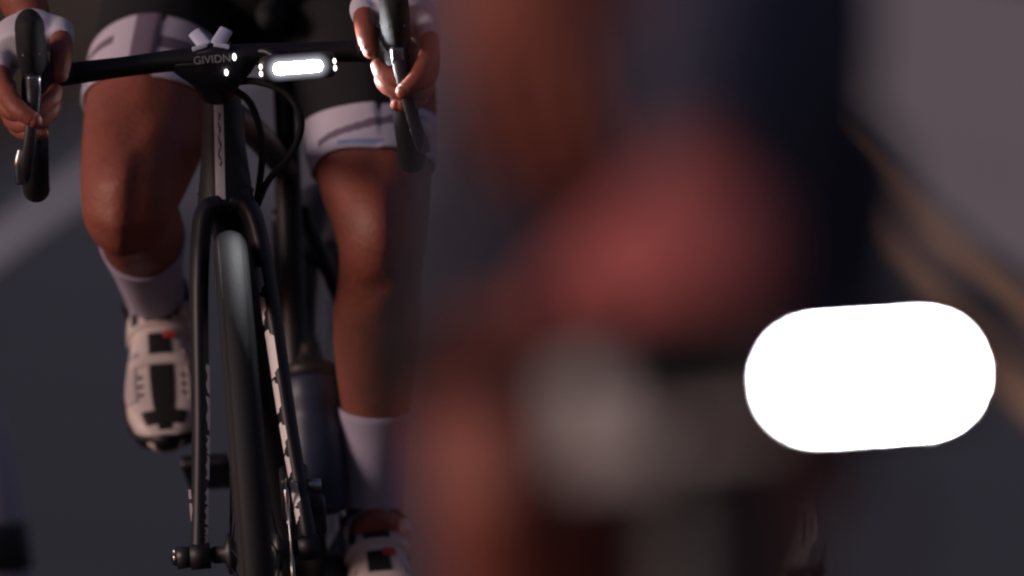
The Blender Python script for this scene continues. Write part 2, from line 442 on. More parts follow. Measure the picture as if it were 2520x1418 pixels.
def build_bike(M, label, bars='drop', group=None, stripe=True, steered=True, bw=.15):
    B = thing('bicycle', label, 'bicycle', M, group)
    # frame
    bm = bmesh.new()
    hb, ht = axis(.757), axis(.880)
    L = Limb([(hb - (ht - hb) * .10, .0345, .036), (hb + (ht - hb) * .14, .0305, .034), (hb + (ht - hb) * .6, .0245, .029), (ht, .0215, .026)], (0, -1, .2))
    L.loft(bm, k=14, n=28)
    tube(bm, [hb + Vector((0, .012, .012)), hb.lerp(BB, .3) + Vector((0, .0, .0)), hb.lerp(BB, .7), BB], [.026, .024, .025, .030], 20, flat=1.25, up=(0, .7, .7))
    tube(bm, [ht + Vector((0, .005, -.022)), ht.lerp(SC, .5), SC], [.021, .018, .015], 18, flat=.9)
    tube(bm, [BB, BB.lerp(SC, .5), SC + Vector((0, .012, .035))], [.024, .017, .0165], 18)
    for s in (-1, 1):
        tube(bm, [BB + Vector((s * .030, .02, 0)), BB.lerp(RH, .5) + Vector((s * .040, 0, 0)), RH + Vector((s * .066, 0, 0))], [.016, .011, .009], 12)
        tube(bm, [SC + Vector((s * .014, .0, -.05)), SC.lerp(RH, .5) + Vector((s * .042, 0, 0)), RH + Vector((s * .066, 0, .005))], [.010, .0085, .008], 12)
    cyl(bm, BB + Vector((-.043, 0, 0)), BB + Vector((.043, 0, 0)), .024, 20)
    frame = obj('frame', bm, 'carbon', B)
    if stripe: head_stripe(L, frame)
    # fork
    bm = bmesh.new()
    cr = axis(.757); BL = {}
    for s in (-1, 1):
        pts = [Vector((s * .010, .156, .758)), Vector((s * .0235, .152, .748)), Vector((s * .0320, .140, .722)), Vector((s * .0400, .105, .655)), Vector((s * .0490, .058, .52)), Vector((s * .0580, .020, .42)), Vector((s * .0625, .004, .372))]
        BL[s] = LL = Limb([(p, a, b) for p, (a, b) in zip(pts, [(.013, .028), (.0130, .028), (.0118, .026), (.0110, .021), (.0102, .017), (.0095, .014), (.0095, .012)])], (0, -1, 0))
        LL.loft(bm, k=48, n=20)
        cyl(bm, (s * .0500, 0, .366), (s * .073, 0, .366), .0150, 18)
    tube(bm, [axis(.750), axis(.768)], [.026, .033], 22, k=4)
    fk = obj('fork', bm, 'carbon', B)
    # pale pieces down the inner edge of both blades
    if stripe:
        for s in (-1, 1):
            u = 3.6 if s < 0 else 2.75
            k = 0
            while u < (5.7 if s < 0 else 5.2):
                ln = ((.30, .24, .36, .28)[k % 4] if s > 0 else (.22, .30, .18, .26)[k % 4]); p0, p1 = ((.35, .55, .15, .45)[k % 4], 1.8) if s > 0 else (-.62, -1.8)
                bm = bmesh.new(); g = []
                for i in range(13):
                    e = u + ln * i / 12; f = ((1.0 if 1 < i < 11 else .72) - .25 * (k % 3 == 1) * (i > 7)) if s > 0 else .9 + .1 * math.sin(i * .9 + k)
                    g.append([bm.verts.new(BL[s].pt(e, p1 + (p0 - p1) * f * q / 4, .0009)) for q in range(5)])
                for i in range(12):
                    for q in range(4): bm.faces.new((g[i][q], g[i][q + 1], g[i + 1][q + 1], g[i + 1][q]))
                obj('fork_pale_piece', bm, 'decal', fk)
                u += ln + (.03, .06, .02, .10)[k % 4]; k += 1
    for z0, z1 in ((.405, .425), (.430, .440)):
        bm = bmesh.new(); rbox(bm, Vector((-.0678, .004 + (z0 - .366) * .3, (z0 + z1) / 2)), (.0030, .008, z1 - z0), bev=0); obj('fork_glint', bm, 'decal', fk, smooth=False)  # glints at the blade's outer edge, put in as pale blocks
    # caliper on the rider's left blade
    bm = bmesh.new()
    rbox(bm, Vector((.052, .062, .424)), (.034, .045, .055), Matrix.Rotation(.35, 3, 'X'), .25, 3)
    rbox(bm, Vector((.074, .050, .398)), (.022, .030, .042), Matrix.Rotation(.35, 3, 'X'), .3, 3)
    cl = obj('brake_caliper', bm, 'lamp_body', B)
    bm = bmesh.new(); cyl(bm, (.061, .03, .434), (.082, .03, .434), .007, 14); obj('caliper_bolt', bm, 'metal', cl)
    # thru axle with lever
    bm = bmesh.new()
    cyl(bm, (-.083, 0, .366), (.074, 0, .366), .0085, 16)
    cyl(bm, (-.088, 0, .366), (-.069, 0, .366), .0135, 18, .0115)
    tube(bm, [Vector((-.083, 0, .368)), Vector((-.088, .02, .364)), Vector((-.089, .05, .356))], [.0075, .007, .0055], 10, flat=.8)
    ax = obj('axle', bm, 'lamp_body', B)
    bm = bmesh.new(); ellipsoid(bm, (-.0895, -.001, .373), (.0035, .005, .005)); cyl(bm, (-.092, 0, .366), (-.0885, 0, .366), .0055, 14); obj('axle_cap', bm, 'metal', ax)
    wheel(B, HUB, True, 0.0)
    wheel(B, RH, False)
    # headset spacers + stem
    bm = bmesh.new()
    for a, b, r in ((.880, .890, .0225), (.891, .902, .021), (.903, .938, .0205)):
        cyl(bm, axis(a), axis(b), r, 24, r * .97)
    obj('headset', bm, 'carbon', B)
    sx = 1.0
    # cockpit: stem body
    bm = bmesh.new()
    Ls = Limb([(axis(.912) + Vector((0, .006, 0)), .019, .020), (axis(.912).lerp(BAR, .5), .018, .018), (BAR + Vector((0, .012, -.002)), .022, .020), (BAR + Vector((0, -.018, -.002)), .0245, .019)], (0, 0, 1))
    Ls.loft(bm, k=14, n=24)
    if bars == 'drop':
        # deep fairing under the bar that tapers down to the steerer
        Lf = Limb([(BAR + Vector((-.001, -.006, .004)), .058, .020), (BAR + Vector((0, .0, -.012)), .046, .021), (BAR + Vector((.0, .012, -.026)), .029, .021), (BAR + Vector((0, .03, -.040)), .021, .018)], (0, -1, 0))
        Lf.loft(bm, k=14, n=30)
    stem = obj('stem', bm, 'carbon', B)
    me = text_mesh('GIVIDN', .0128)
    me.transform(Matrix.Translation((-.0035, -.0290, .9235)) @ Matrix.Translation((0, .115, 0)) @ Matrix.Rotation(PI / 2, 4, 'X'))
    if bars == 'drop':
        obj('stem_lettering', me, 'decal_grey', stem, smooth=False)
        bm = bmesh.new()
        for s in (-1, 1):
            tube(bm, [BAR + Vector((s * .006 - .003, -.010, .0145)), BAR + Vector((s * .0115 - .003, -.004, .0220)), BAR + Vector((s * .0185 - .003, .006, .0315))], [.0088, .0086, .0080], 10, flat=.35, up=(0, -1, .3))
            rbox(bm, BAR + Vector((s * .0125 - .004, -.0175, .0145)), (.018, .004, .0055), Matrix.Rotation(s * .25, 3, 'Y'), .3)
        obj('white_strap', bm, 'strap_white', stem)
    else: bpy.data.meshes.remove(me)
    bm = bmesh.new(); pts = [] if bars != 'drop' else [BAR + Vector((.022, -.0245, .0005)), BAR + Vector((.0115, -.021, -.0165))]
    for c, a in zip(pts, (.0042, .0038)): ellipsoid(bm, c + Vector((0, -.003, 0)), (.0022, .003, a), u=12, v=8)
    if pts: obj('stem_glint', bm, 'lamp_side_and_glint', stem)  # bright reflections on the stem, put in as small glowing beads
    else: bm.free()
    if bars == 'drop':
        bm = bmesh.new()
        # flat tops
        half = .178
        Lt = Limb([(BAR + Vector((-half, .010, -.0055)), .0130, .0135), (BAR + Vector((-.11, .004, -.002)), .0135, .0118), (BAR + Vector((-.05, 0, .001)), .018, .0125), (BAR, .022, .0145), (BAR + Vector((.05, 0, .001)), .018, .0125), (BAR + Vector((.11, .004, -.002)), .0135, .0118), (BAR + Vector((half, .010, -.0055)), .0130, .0135)], (0, 0, 1))
        Lt.loft(bm, k=48, n=20)
        hbar = obj('handlebar', bm, 'carbon', B)
        for s in (-1, 1):
            bm = bmesh.new()
            pts = [BAR + Vector((s * .165, .009, -.004)), BAR + Vector((s * .190, .002, -.004)), BAR + Vector((s * .202, -.022, -.003)), BAR + Vector((s * .206, -.060, -.009)),
                   BAR + Vector((s * .208, -.086, -.042)), BAR + Vector((s * .211, -.082, -.085)), BAR + Vector((s * .214, -.048, -.120)), BAR + Vector((s * .216, .005, -.133)), BAR + Vector((s * .217, .07, -.136))]
            tube(bm, pts, [.0135, .0148, .0155, .0152, .0150, .0150, .0152, .0155, .0155], 18, k=56, up=(1, 0, 0))
            ellipsoid(bm, pts[-1], (.0150, .008, .0150))
            dr = obj('drop_bar', bm, 'tape', hbar)
            # brake hood
            bm = bmesh.new()
            Lh = Limb([(BAR + Vector((s * .203, -.012, .000)), .0155, .017), (BAR + Vector((s * .204, -.045, .004)), .0165, .0215), (BAR + Vector((s * .205, -.078, .014)), .0170, .025),
                       (BAR + Vector((s * .206, -.104, .030)), .0172, .028), (BAR + Vector((s * .206, -.118, .054)), .0160, .022), (BAR + Vector((s * .206, -.123, .066)), .011, .012)], (0, .35, 1))
            Lh.loft(bm, k=30, n=24)
            ellipsoid(bm, BAR + Vector((s * .206, -.110, .052)), (.0170, .015, .0235))
            hd = obj('brake_hood', bm, 'hood_rubber', B)
            bm = bmesh.new()
            rbox(bm, BAR + Vector((s * .206, -.127, .024)), (.020, .003, .0030), bev=.3)
            obj('hood_trim', bm, 'decal_grey', hd)
            bm = bmesh.new()
            rbox(bm, BAR + Vector((s * .2055, -.117, -.010)), (.0140, .008, .020), Matrix.Rotation(.15, 3, 'X'), .35, 3)
            obj('lever_pivot', bm, 'metal', hd)
            bm = bmesh.new()
            tube(bm, [BAR + Vector((s * .206, -.108, .000)), BAR + Vector((s * .208, -.122, -.030)), BAR + Vector((s * .214, -.126, -.065)), BAR + Vector((s * .221, -.120, -.098)), BAR + Vector((s * .226, -.108, -.118))], [.009, .0078, .0068, .0075, .0060], 12, k=24, flat=.55, up=(0, -1, 0))
            lv = obj('brake_lever', bm, 'dark_metal', hd)
            bm = bmesh.new()
            tube(bm, [BAR + Vector((s * .2255, -.117, -.082)), BAR + Vector((s * .2285, -.117, -.100)), BAR + Vector((s * .2295, -.108, -.121))], [.0045, .0075, .0065], 10, flat=.5, up=(0, -1, 0))
            obj('shift_paddle', bm, 'metal', lv)
    else:
        bm = bmesh.new()
        tube(bm, [BAR + Vector((-bw, .012, .004)), BAR + Vector((-.06, .002, 0)), BAR + Vector((.06, .002, 0)), BAR + Vector((bw, .012, .004))], [.0115, .0135, .0135, .0115], 18, k=24)
        hbar = obj('handlebar', bm, 'carbon', B)
        for s in (-1, 1):
            bm = bmesh.new()
            cyl(bm, BAR + Vector((s * (bw - .05), .008, .003)), BAR + Vector((s * (bw + .002), .0125, .004)), .0158, 20)
            obj('grip', bm, 'tape', hbar)
    # hoses
    bm = bmesh.new()
    tube(bm, [BAR + Vector((.020, .020, -.030)), BAR + Vector((.045, -.005, -.030)), BAR + Vector((.078, -.012, -.046)), BAR + Vector((.0925, -.008, -.080)), BAR + Vector((.078, .02, -.118)), BAR + Vector((.048, .055, -.150)), hb + Vector((.024, .030, -.035))], .0042, 10, k=48)
    obj('brake_hose', bm, 'rubber', B)
    bm = bmesh.new()
    tube(bm, [BAR + Vector((.012, .03, -.034)), BAR + Vector((.036, .03, -.055)), BAR + Vector((.046, .05, -.10)), BAR + Vector((.040, .075, -.150)), hb + Vector((.02, .045, -.06))], .0042, 10, k=40)
    obj('brake_hose', bm, 'rubber', B)
    # seat post and saddle
    bm = bmesh.new()
    sp = SC + (SC - BB).normalized() * .02
    tube(bm, [sp, sp + (SC - BB).normalized() * .19], .0135, 16, k=4); obj('seatpost', bm, 'carbon', B)
    bm = bmesh.new(); z = .955
    Lsd = Limb([(Vector((0, .655, z - .004)), .010, .010), (Vector((0, .70, z)), .020, .020), (Vector((0, .78, z)), .030, .024), (Vector((0, .87, z + .003)), .066, .024), (Vector((0, .92, z + .008)), .068, .020), (Vector((0, .935, z + .008)), .05, .012)], (0, 0, 1))
    Lsd.loft(bm, k=24, n=20); obj('saddle', bm, 'hood_rubber', B)
    # crankset: rider's right crank (image left) points back and up, the other forward and down
    ca = R(47); cd = Vector((0, math.cos(ca), math.sin(ca)))
    bm = bmesh.new()
    for s, sg in ((-1, 1), (1, -1)):
        a = BB + Vector((s * .058, 0, 0)); b = BB + Vector((s * .070, 0, 0)) + cd * (sg * .172)
        tube(bm, [a, a.lerp(b, .5), b], [.017, .012, .013], 14, flat=.6, up=(1, 0, 0))
    cyl(bm, BB + Vector((-.066, 0, 0)), BB + Vector((.066, 0, 0)), .014, 16)
    ck = obj('crankset', bm, 'lamp_body', B)
    for x, r in ((-.044, .100), (-.052, .076)):
        bm = bmesh.new(); lathe_x(bm, [(x - .002, r - .018), (x - .002, r), (x + .002, r), (x + .002, r - .018)], 60, BB)
        for k in range(4):
            e = PI / 4 + k * PI / 2; cyl(bm, BB + Vector((x, 0, 0)), BB + Vector((x, (r - .015) * math.cos(e), (r - .015) * math.sin(e))), .006, 8)
        obj('chainring', bm, 'dark_metal', ck)
    for s, sg in ((-1, 1), (1, -1)):
        bm = bmesh.new(); c = BB + Vector((s * .125, 0, 0)) + cd * (sg * .172)
        rbox(bm, c, (.060, .075, .016), Matrix.Rotation(R(-30 if s < 0 else -12), 3, 'X'), .3); cyl(bm, c - Vector((s * .055, 0, 0)), c, .006, 10)
        obj('pedal', bm, 'lamp_body', ck)
    # chain and rear mech
    bm = bmesh.new()
    for zt, zb in ((.100, .038), (-.100, -.040)):
        cyl(bm, BB + Vector((-.046, .0, zt)), RH + Vector((-.046, 0, zb)), .0035, 8)
    obj('chain', bm, 'dark_metal', B)
    bm = bmesh.new()
    for k in range(8): lathe_x(bm, [(-.030 - k * .003, .012), (-.030 - k * .003, .05 - k * .0045), (-.0315 - k * .003, .05 - k * .0045), (-.0315 - k * .003, .012)], 40, RH)
    obj('cassette', bm, 'dark_metal', B)
    bm = bmesh.new(); rbox(bm, RH + Vector((-.06, .02, -.06)), (.03, .04, .05), bev=.3); rbox(bm, RH + Vector((-.05, .03, -.13)), (.012, .03, .09), Matrix.Rotation(-.3, 3, 'X'), .3)
    obj('rear_derailleur', bm, 'lamp_body', B)
    if steered:
        for o in B.children:
            if o.name.split('.')[0] in ('frame', 'rear_wheel', 'seatpost', 'saddle', 'crankset', 'chain', 'cassette', 'rear_derailleur'):
                o.matrix_basis = FT @ o.matrix_basis
    return B

def build_light(M, c, label, tilt=0.0, wide=1.0, side=True):
    """bar shaped bicycle lamp hung under the handlebar on an arm; c = local centre of its lens"""
    T = thing('bicycle_light', label, 'bicycle light', M @ Matrix.Translation(c) @ Matrix.Rotation(tilt, 4, 'Y'), 'front lights on the bicycles')
    bm = bmesh.new()
    rbox(bm, Vector((0, .022, 0)), (.090 * (wide + 1) / 2, .042, .031), None, .45, 5); obj('housing', bm, 'bloom_shell' if side else 'lamp_body', T)
    bm = bmesh.new()
    n = 40; w, h = .0215 * wide, .0062
    prof = [(w * (1 if math.cos(a) > 0 else -1) + h * math.cos(a), h * math.sin(a)) for a in [2 * PI * (i + .5) / n for i in range(n)]]
    rings(bm, [[Vector((x * .99, .0035, z * .97)) for x, z in prof], [Vector((x * .99, .0005, z * .97)) for x, z in prof]])
    obj('lens', bm, 'lamp_glow', T)
    bm = bmesh.new()
    ex = lambda d: [(x + math.copysign(d, x), z * (1 + d / h)) for x, z in prof]
    rings(bm, [[Vector((x, y, z)) for x, z in q] for y, q in ((.006, ex(.0028)), (-.0030, ex(.0022)), (-.0036, ex(.0010)), (-.0030, ex(.0003)), (.0030, ex(.0003)))], cap=False)
    obj('bezel', bm, 'bloom_shell' if side else 'lamp_body', T)
    for s in (-1, 1) if side else ():
        bm = bmesh.new()
        ellipsoid(bm, (s * .0415, .0065, .0035), (.0026, .004, .0036), u=12, v=8); ellipsoid(bm, (s * .0418, .0065, -.0042), (.0026, .004, .0036), u=12, v=8)
        obj('side_window', bm, 'lamp_side_and_glint', T)
    bm = bmesh.new()
    tube(bm, [Vector((-.02, .03, .010)), Vector((-.035, .04, .020)), BAR - c + Vector((.035, .004, -.002))], [.008, .007, .009], 10, flat=.7)
    obj('mount_arm', bm, 'lamp_body', T)
    return T

# ------------------------------------------------------------------ riders
def front_of(H, K, A): return ((K - (H + A) * .5) + Vector((0, -.08, .02))).normalized()
def make_leg(H, K, A, toe, girth=1.0):
    f = front_of(H, K, A)
    th = (K - H); sh = (A - K)
    def perp(v, t): t = t.normalized(); return (v - t * v.dot(t)).normalized()
    df = perp(f, th); ds = perp(f, sh)
    ctrl = [(H, .088, .092), (H + th * .22, .086, .090), (H + th * .52, .082, .082), (H + th * .80, .069, .066), (K + f * .006, .0565, .056),
            (K + sh * .14 + ds * .002, .051, .053), (K + sh * .36 - ds * .014, .053, .055), (K + sh * .70 - ds * .004, .039, .041), (A, .033, .036), (A + (toe - A) * .3, .030, .034)]
    ctrl = [(p, a * girth, b * girth) for p, a, b in ctrl]
    dors = [df, df, df, (df * .8 + f * .2).normalized(), f, (ds * .7 + f * .3).normalized(), ds, ds, ds, ds]
    def mod(u, ph):
        g = lambda x, s: math.exp(-(x / s) ** 2)
        k = .010 * g(u - 4.05, .40) * g(ph, .55)                                     # kneecap
        k += .0100 * g(u - 3.15, .5) * (g(ph - .85, .45) + .7 * g(ph + .85, .45))     # vastus heads beside it
        k -= .006 * g(u - 3.4, .4) * g(ph, .3)
        k += .004 * g(u - 2.2, .9) * g(ph, .5)
        k -= .006 * g(u - 4.7, .3) * g(ph, .5)
        k += .004 * g(u - 5.1, .22) * g(ph, .35)
        k += .003 * g(u - 6.2, .8) * (g(ph - 2.2, .6) + g(ph + 2.2, .6))
        return k
    return Limb(ctrl, dors, mod)
def make_arm(S, E, W, dors):
    ua = E - S; fa = W - E
    ctrl = [(S, .052, .055), (S + ua * .3, .047, .050), (S + ua * .7, .041, .043), (E, .037, .037), (E + fa * .22, .041, .041), (E + fa * .6, .033, .034), (W, .024, .029)]
    return Limb(ctrl, dors)
def shoe(parent, A, d, colours=('shoe_white', 'shoe_black')):
    d = Vector(d).normalized(); sd = Vector((1, 0, 0)); up = (sd.cross(d)).normalized(); up = up if up.z > -0.2 and up.dot(Vector((0, 0, 1))) > 0 else -up
    sd = d.cross(up).normalized()
    heel = A - d * .052 - up * .072
    Lg = .272
    W = [(0, .026), (.06, .031), (.2, .034), (.42, .037), (.68, .0475), (.82, .0455), (.92, .036), (1, .016)]
    Hh = [(0, .050), (.06, .068), (.2, .084), (.34, .078), (.5, .064), (.68, .050), (.85, .040), (.94, .032), (1, .020)]
    def S(t, ph, off=0.0):
        w = lerp_tab(W, t) + off; h = lerp_tab(Hh, t) + off
        sx = math.sin(ph); cx = math.cos(ph)
        x = w * math.copysign(abs(sx) ** .75, sx); z = h * (.5 + .5 * math.copysign(abs(cx) ** .8, cx))
        return heel + d * (Lg * t) + sd * x + up * (z - (off if z < h * .3 else 0) * .5)
    bm = bmesh.new(); K = 44; n = 36
    rings(bm, [[S(i / K, 2 * PI * j / n) for j in range(n)] for i in range(K + 1)])
    sh = obj('shoe', bm, colours[0], parent)
    def patch(name, t0, t1, p0, p1, off, m, par, k=10, taper=1.0):
        bm = bmesh.new()
        g = [[[bm.verts.new(S(t0 + (t1 - t0) * i / k, (p0 + p1) / 2 + (p1 - p0) * (j / k - .5) * (1 + (taper - 1) * i / k), o)) for j in range(k + 1)] for i in range(k + 1)] for o in (-.001, off)]
        for i in range(k):
            for j in range(k):
                bm.faces.new((g[1][i][j], g[1][i][j + 1], g[1][i + 1][j + 1], g[1][i + 1][j]))
        for i in range(k):
            bm.faces.new((g[0][i][0], g[1][i][0], g[1][i + 1][0], g[0][i + 1][0])); bm.faces.new((g[0][i][k], g[1][i][k], g[1][i + 1][k], g[0][i + 1][k]))
            bm.faces.new((g[0][0][i], g[1][0][i], g[1][0][i + 1], g[0][0][i + 1])); bm.faces.new((g[0][k][i], g[1][k][i], g[1][k][i + 1], g[0][k][i + 1]))
        return obj(name, bm, m, par)
    patch('tongue', .44, .96, -.24, .24, .0015, colours[1], sh, taper=.75)
    patch('toe_vent', .87, .935, -.62, .62, .0022, colours[1], sh)
    patch('strap', .30, .40, -1.5, 1.5, .0045, colours[0], sh, 14)
    patch('strap_buckle', .32, .385, -.30, .28, .0062, 'shoe_black', sh)
    patch('strap_buckle', .32, .385, .55, .80, .0062, 'shoe_black', sh)
    patch('red_badge', .44, .468, -.42, -.08, .0045, 'red_tag', sh)
    for q in (-1, 1):
        patch('side_panel', .52, .80, q * .62, q * 1.25, .0012, 'shoe_grey', sh)
        for r in range(3): patch('vent_hole', .66 + .05 * r, .675 + .05 * r, q * .42, q * .56, .0010, 'shoe_black', sh, 4)
    patch('strap', .56, .61, -.9, .9, .0035, colours[0], sh, 12)
    # sole
    bm = bmesh.new()
    rs = []
    for i in range(31):
        t = -.01 + 1.035 * i / 30; w = lerp_tab(W, max(0, min(1, t))) * (1.06 if 0 <= t <= 1 else .8) * (1 - .25 * max(0, (t - .97) / .06)); rise = .016 * max(0, (t - .8) / .2) ** 2
        c = heel + d * (Lg * t)
        rs.append([c + sd * (w * x) + up * (z + rise) for x, z in ((-1, .010), (-1.0, .002), (-.85, -.010), (0, -.012), (.85, -.010), (1.0, .002), (1, .010), (0, .012))])
    rings(bm, rs); obj('sole', bm, 'shoe_black', sh)
    # heel tab / side bumper on the outer side as in the photograph
    bm = bmesh.new(); ellipsoid(bm, heel + d * .085 + up * .075 - sd * .036 * (1), (.010, .016, .012)); obj('ratchet_dial', bm, colours[0], sh)
    return sh

def finger(bm, pts, r=.0088):
    tube(bm, pts, [r * 1.05] + [r] * (len(pts) - 2) + [r * .80], 12, k=(len(pts) - 1) * 5, up=(0, .5, 1))
    ellipsoid(bm, pts[-1], (r * .80,) * 3, u=12, v=8)

def hood_hand(body_bm, glove_bm, s):
    """hand resting on the brake hood: thumb inside, fingers wrapped round the outside and the front"""
    c = BAR + Vector((s * .204, 0, 0))
    V = lambda x, y, z: c + Vector((s * x, y, z))            # x > 0 is outwards from the bicycle
    # gloved palm lying over the hood
    Lp = Limb([(V(.004, .075, .052), .026, .021), (V(.004, .035, .050), .034, .021), (V(.006, -.005, .046), .042, .024), (V(.014, -.035, .036), .040, .026), (V(.020, -.055, .026), .030, .022)], (0, .3, 1))
    Lp.loft(glove_bm, k=20, n=24)
    tube(glove_bm, [V(-.020, .010, .046), V(-.030, -.025, .044), V(-.031, -.058, .036)], [.019, .0172, .0150], 16)           # thumb sleeve
    tube(glove_bm, [V(.036, -.030, .030), V(.041, -.052, .018), V(.039, -.070, .004)], [.0150, .0135, .0122], 14)            # finger sleeves
    tube(glove_bm, [V(.036, -.010, .022), V(.043, -.030, .008), V(.041, -.046, -.006)], [.0150, .0135, .0120], 14)
    tube(glove_bm, [V(.032, .012, .014), V(.040, -.006, .000), V(.037, -.022, -.016)], [.0145, .0130, .0115], 14)
    # thumb, bare from the first joint, pointing forwards and down
    finger(body_bm, [V(-.030, -.035, .042), V(-.0315, -.064, .032), V(-.030, -.082, .015), V(-.0275, -.088, -.002)], .0125)
    # index
    finger(body_bm, [V(.040, -.055, .016), V(.039, -.083, -.006), V(.024, -.128, -.034), V(.004, -.138, -.050)], .0110)
    # middle: goes round under the hood, tip shows on the inner side
    finger(body_bm, [V(.042, -.036, .000), V(.036, -.080, -.036), V(.010, -.108, -.040), V(-.014, -.102, -.030), V(-.021, -.092, -.020)], .0105)
    # ring and little
    finger(body_bm, [V(.039, -.014, -.010), V(.032, -.068, -.050), V(.010, -.105, -.055), V(-.012, -.100, -.044), V(-.019, -.090, -.036)], .0098)
    finger(body_bm, [V(.034, .004, -.012), V(.030, -.050, -.056), V(.012, -.100, -.066), V(-.004, -.106, -.066)], .0085)
    return V(.004, .085, .055)

def top_hand(body_bm, glove_bm, s, x0, T, kit):
    """gloved hand closed over the top of the bar, knuckles forward, fingers curled round it"""
    c = BAR + Vector((x0, 0, 0))
    V = lambda x, y, z: c + Vector((s * x, y, z))
    Lp = Limb([(V(.004, .090, .066), .028, .022), (V(.002, .050, .060), .040, .021), (V(0, .012, .048), .045, .021), (V(0, -.020, .036), .043, .019), (V(0, -.034, .020), .036, .016)], (0, .2, 1))
    Lp.loft(glove_bm, k=20, n=24)
    g2 = bmesh.new()
    tube(glove_bm, [V(-.030, .045, .050), V(-.046, .024, .040), V(-.058, .004, .032)], [.017, .015, .0125], 12)
    ellipsoid(glove_bm, V(-.058, .004, .032), (.0125,) * 3)
    for i, x in enumerate((-.027, -.009, .009, .027)):
        finger(g2, [V(x, -.022, .026), V(x * 1.02, -.038, .010), V(x, -.037, -.008), V(x, -.020, -.022), V(x, .002, -.022)], .0104 - .0006 * abs(i - 1))
    obj('glove_fingers', remeshed(g2, .003, 2), kit['fingers'], T)
    return V(.004, .100, .070)

def free_hand(body_bm, W, d, n, s):
    """relaxed bare hand hanging from wrist W along d; n = side the palm faces, s = side the thumb is on"""
    d = Vector(d).normalized(); n = Vector(n); n = (n - d * n.dot(d)).normalized(); sd = d.cross(n) * s
    V = lambda a, b, c: W + d * a + sd * b + n * c
    Limb([(V(-.02, 0, 0), .026, .021), (V(.03, .002, .004), .036, .018), (V(.07, 0, .010), .041, .016), (V(.095, -.002, .014), .038, .011)], -n).loft(body_bm, k=14, n=20)
    for b, ln, r in ((.029, .068, .0092), (.010, .078, .0095), (-.010, .072, .0090), (-.029, .056, .0080)):
        finger(body_bm, [V(.085, b, .012), V(.095 + ln * .35, b * 1.08, .020), V(.095 + ln * .72, b * 1.08, .036), V(.095 + ln * .92, b * 1.02, .052)], r)
    finger(body_bm, [V(.020, .028, .006), V(.050, .050, .018), V(.078, .056, .030), V(.098, .052, .038)], .0108)

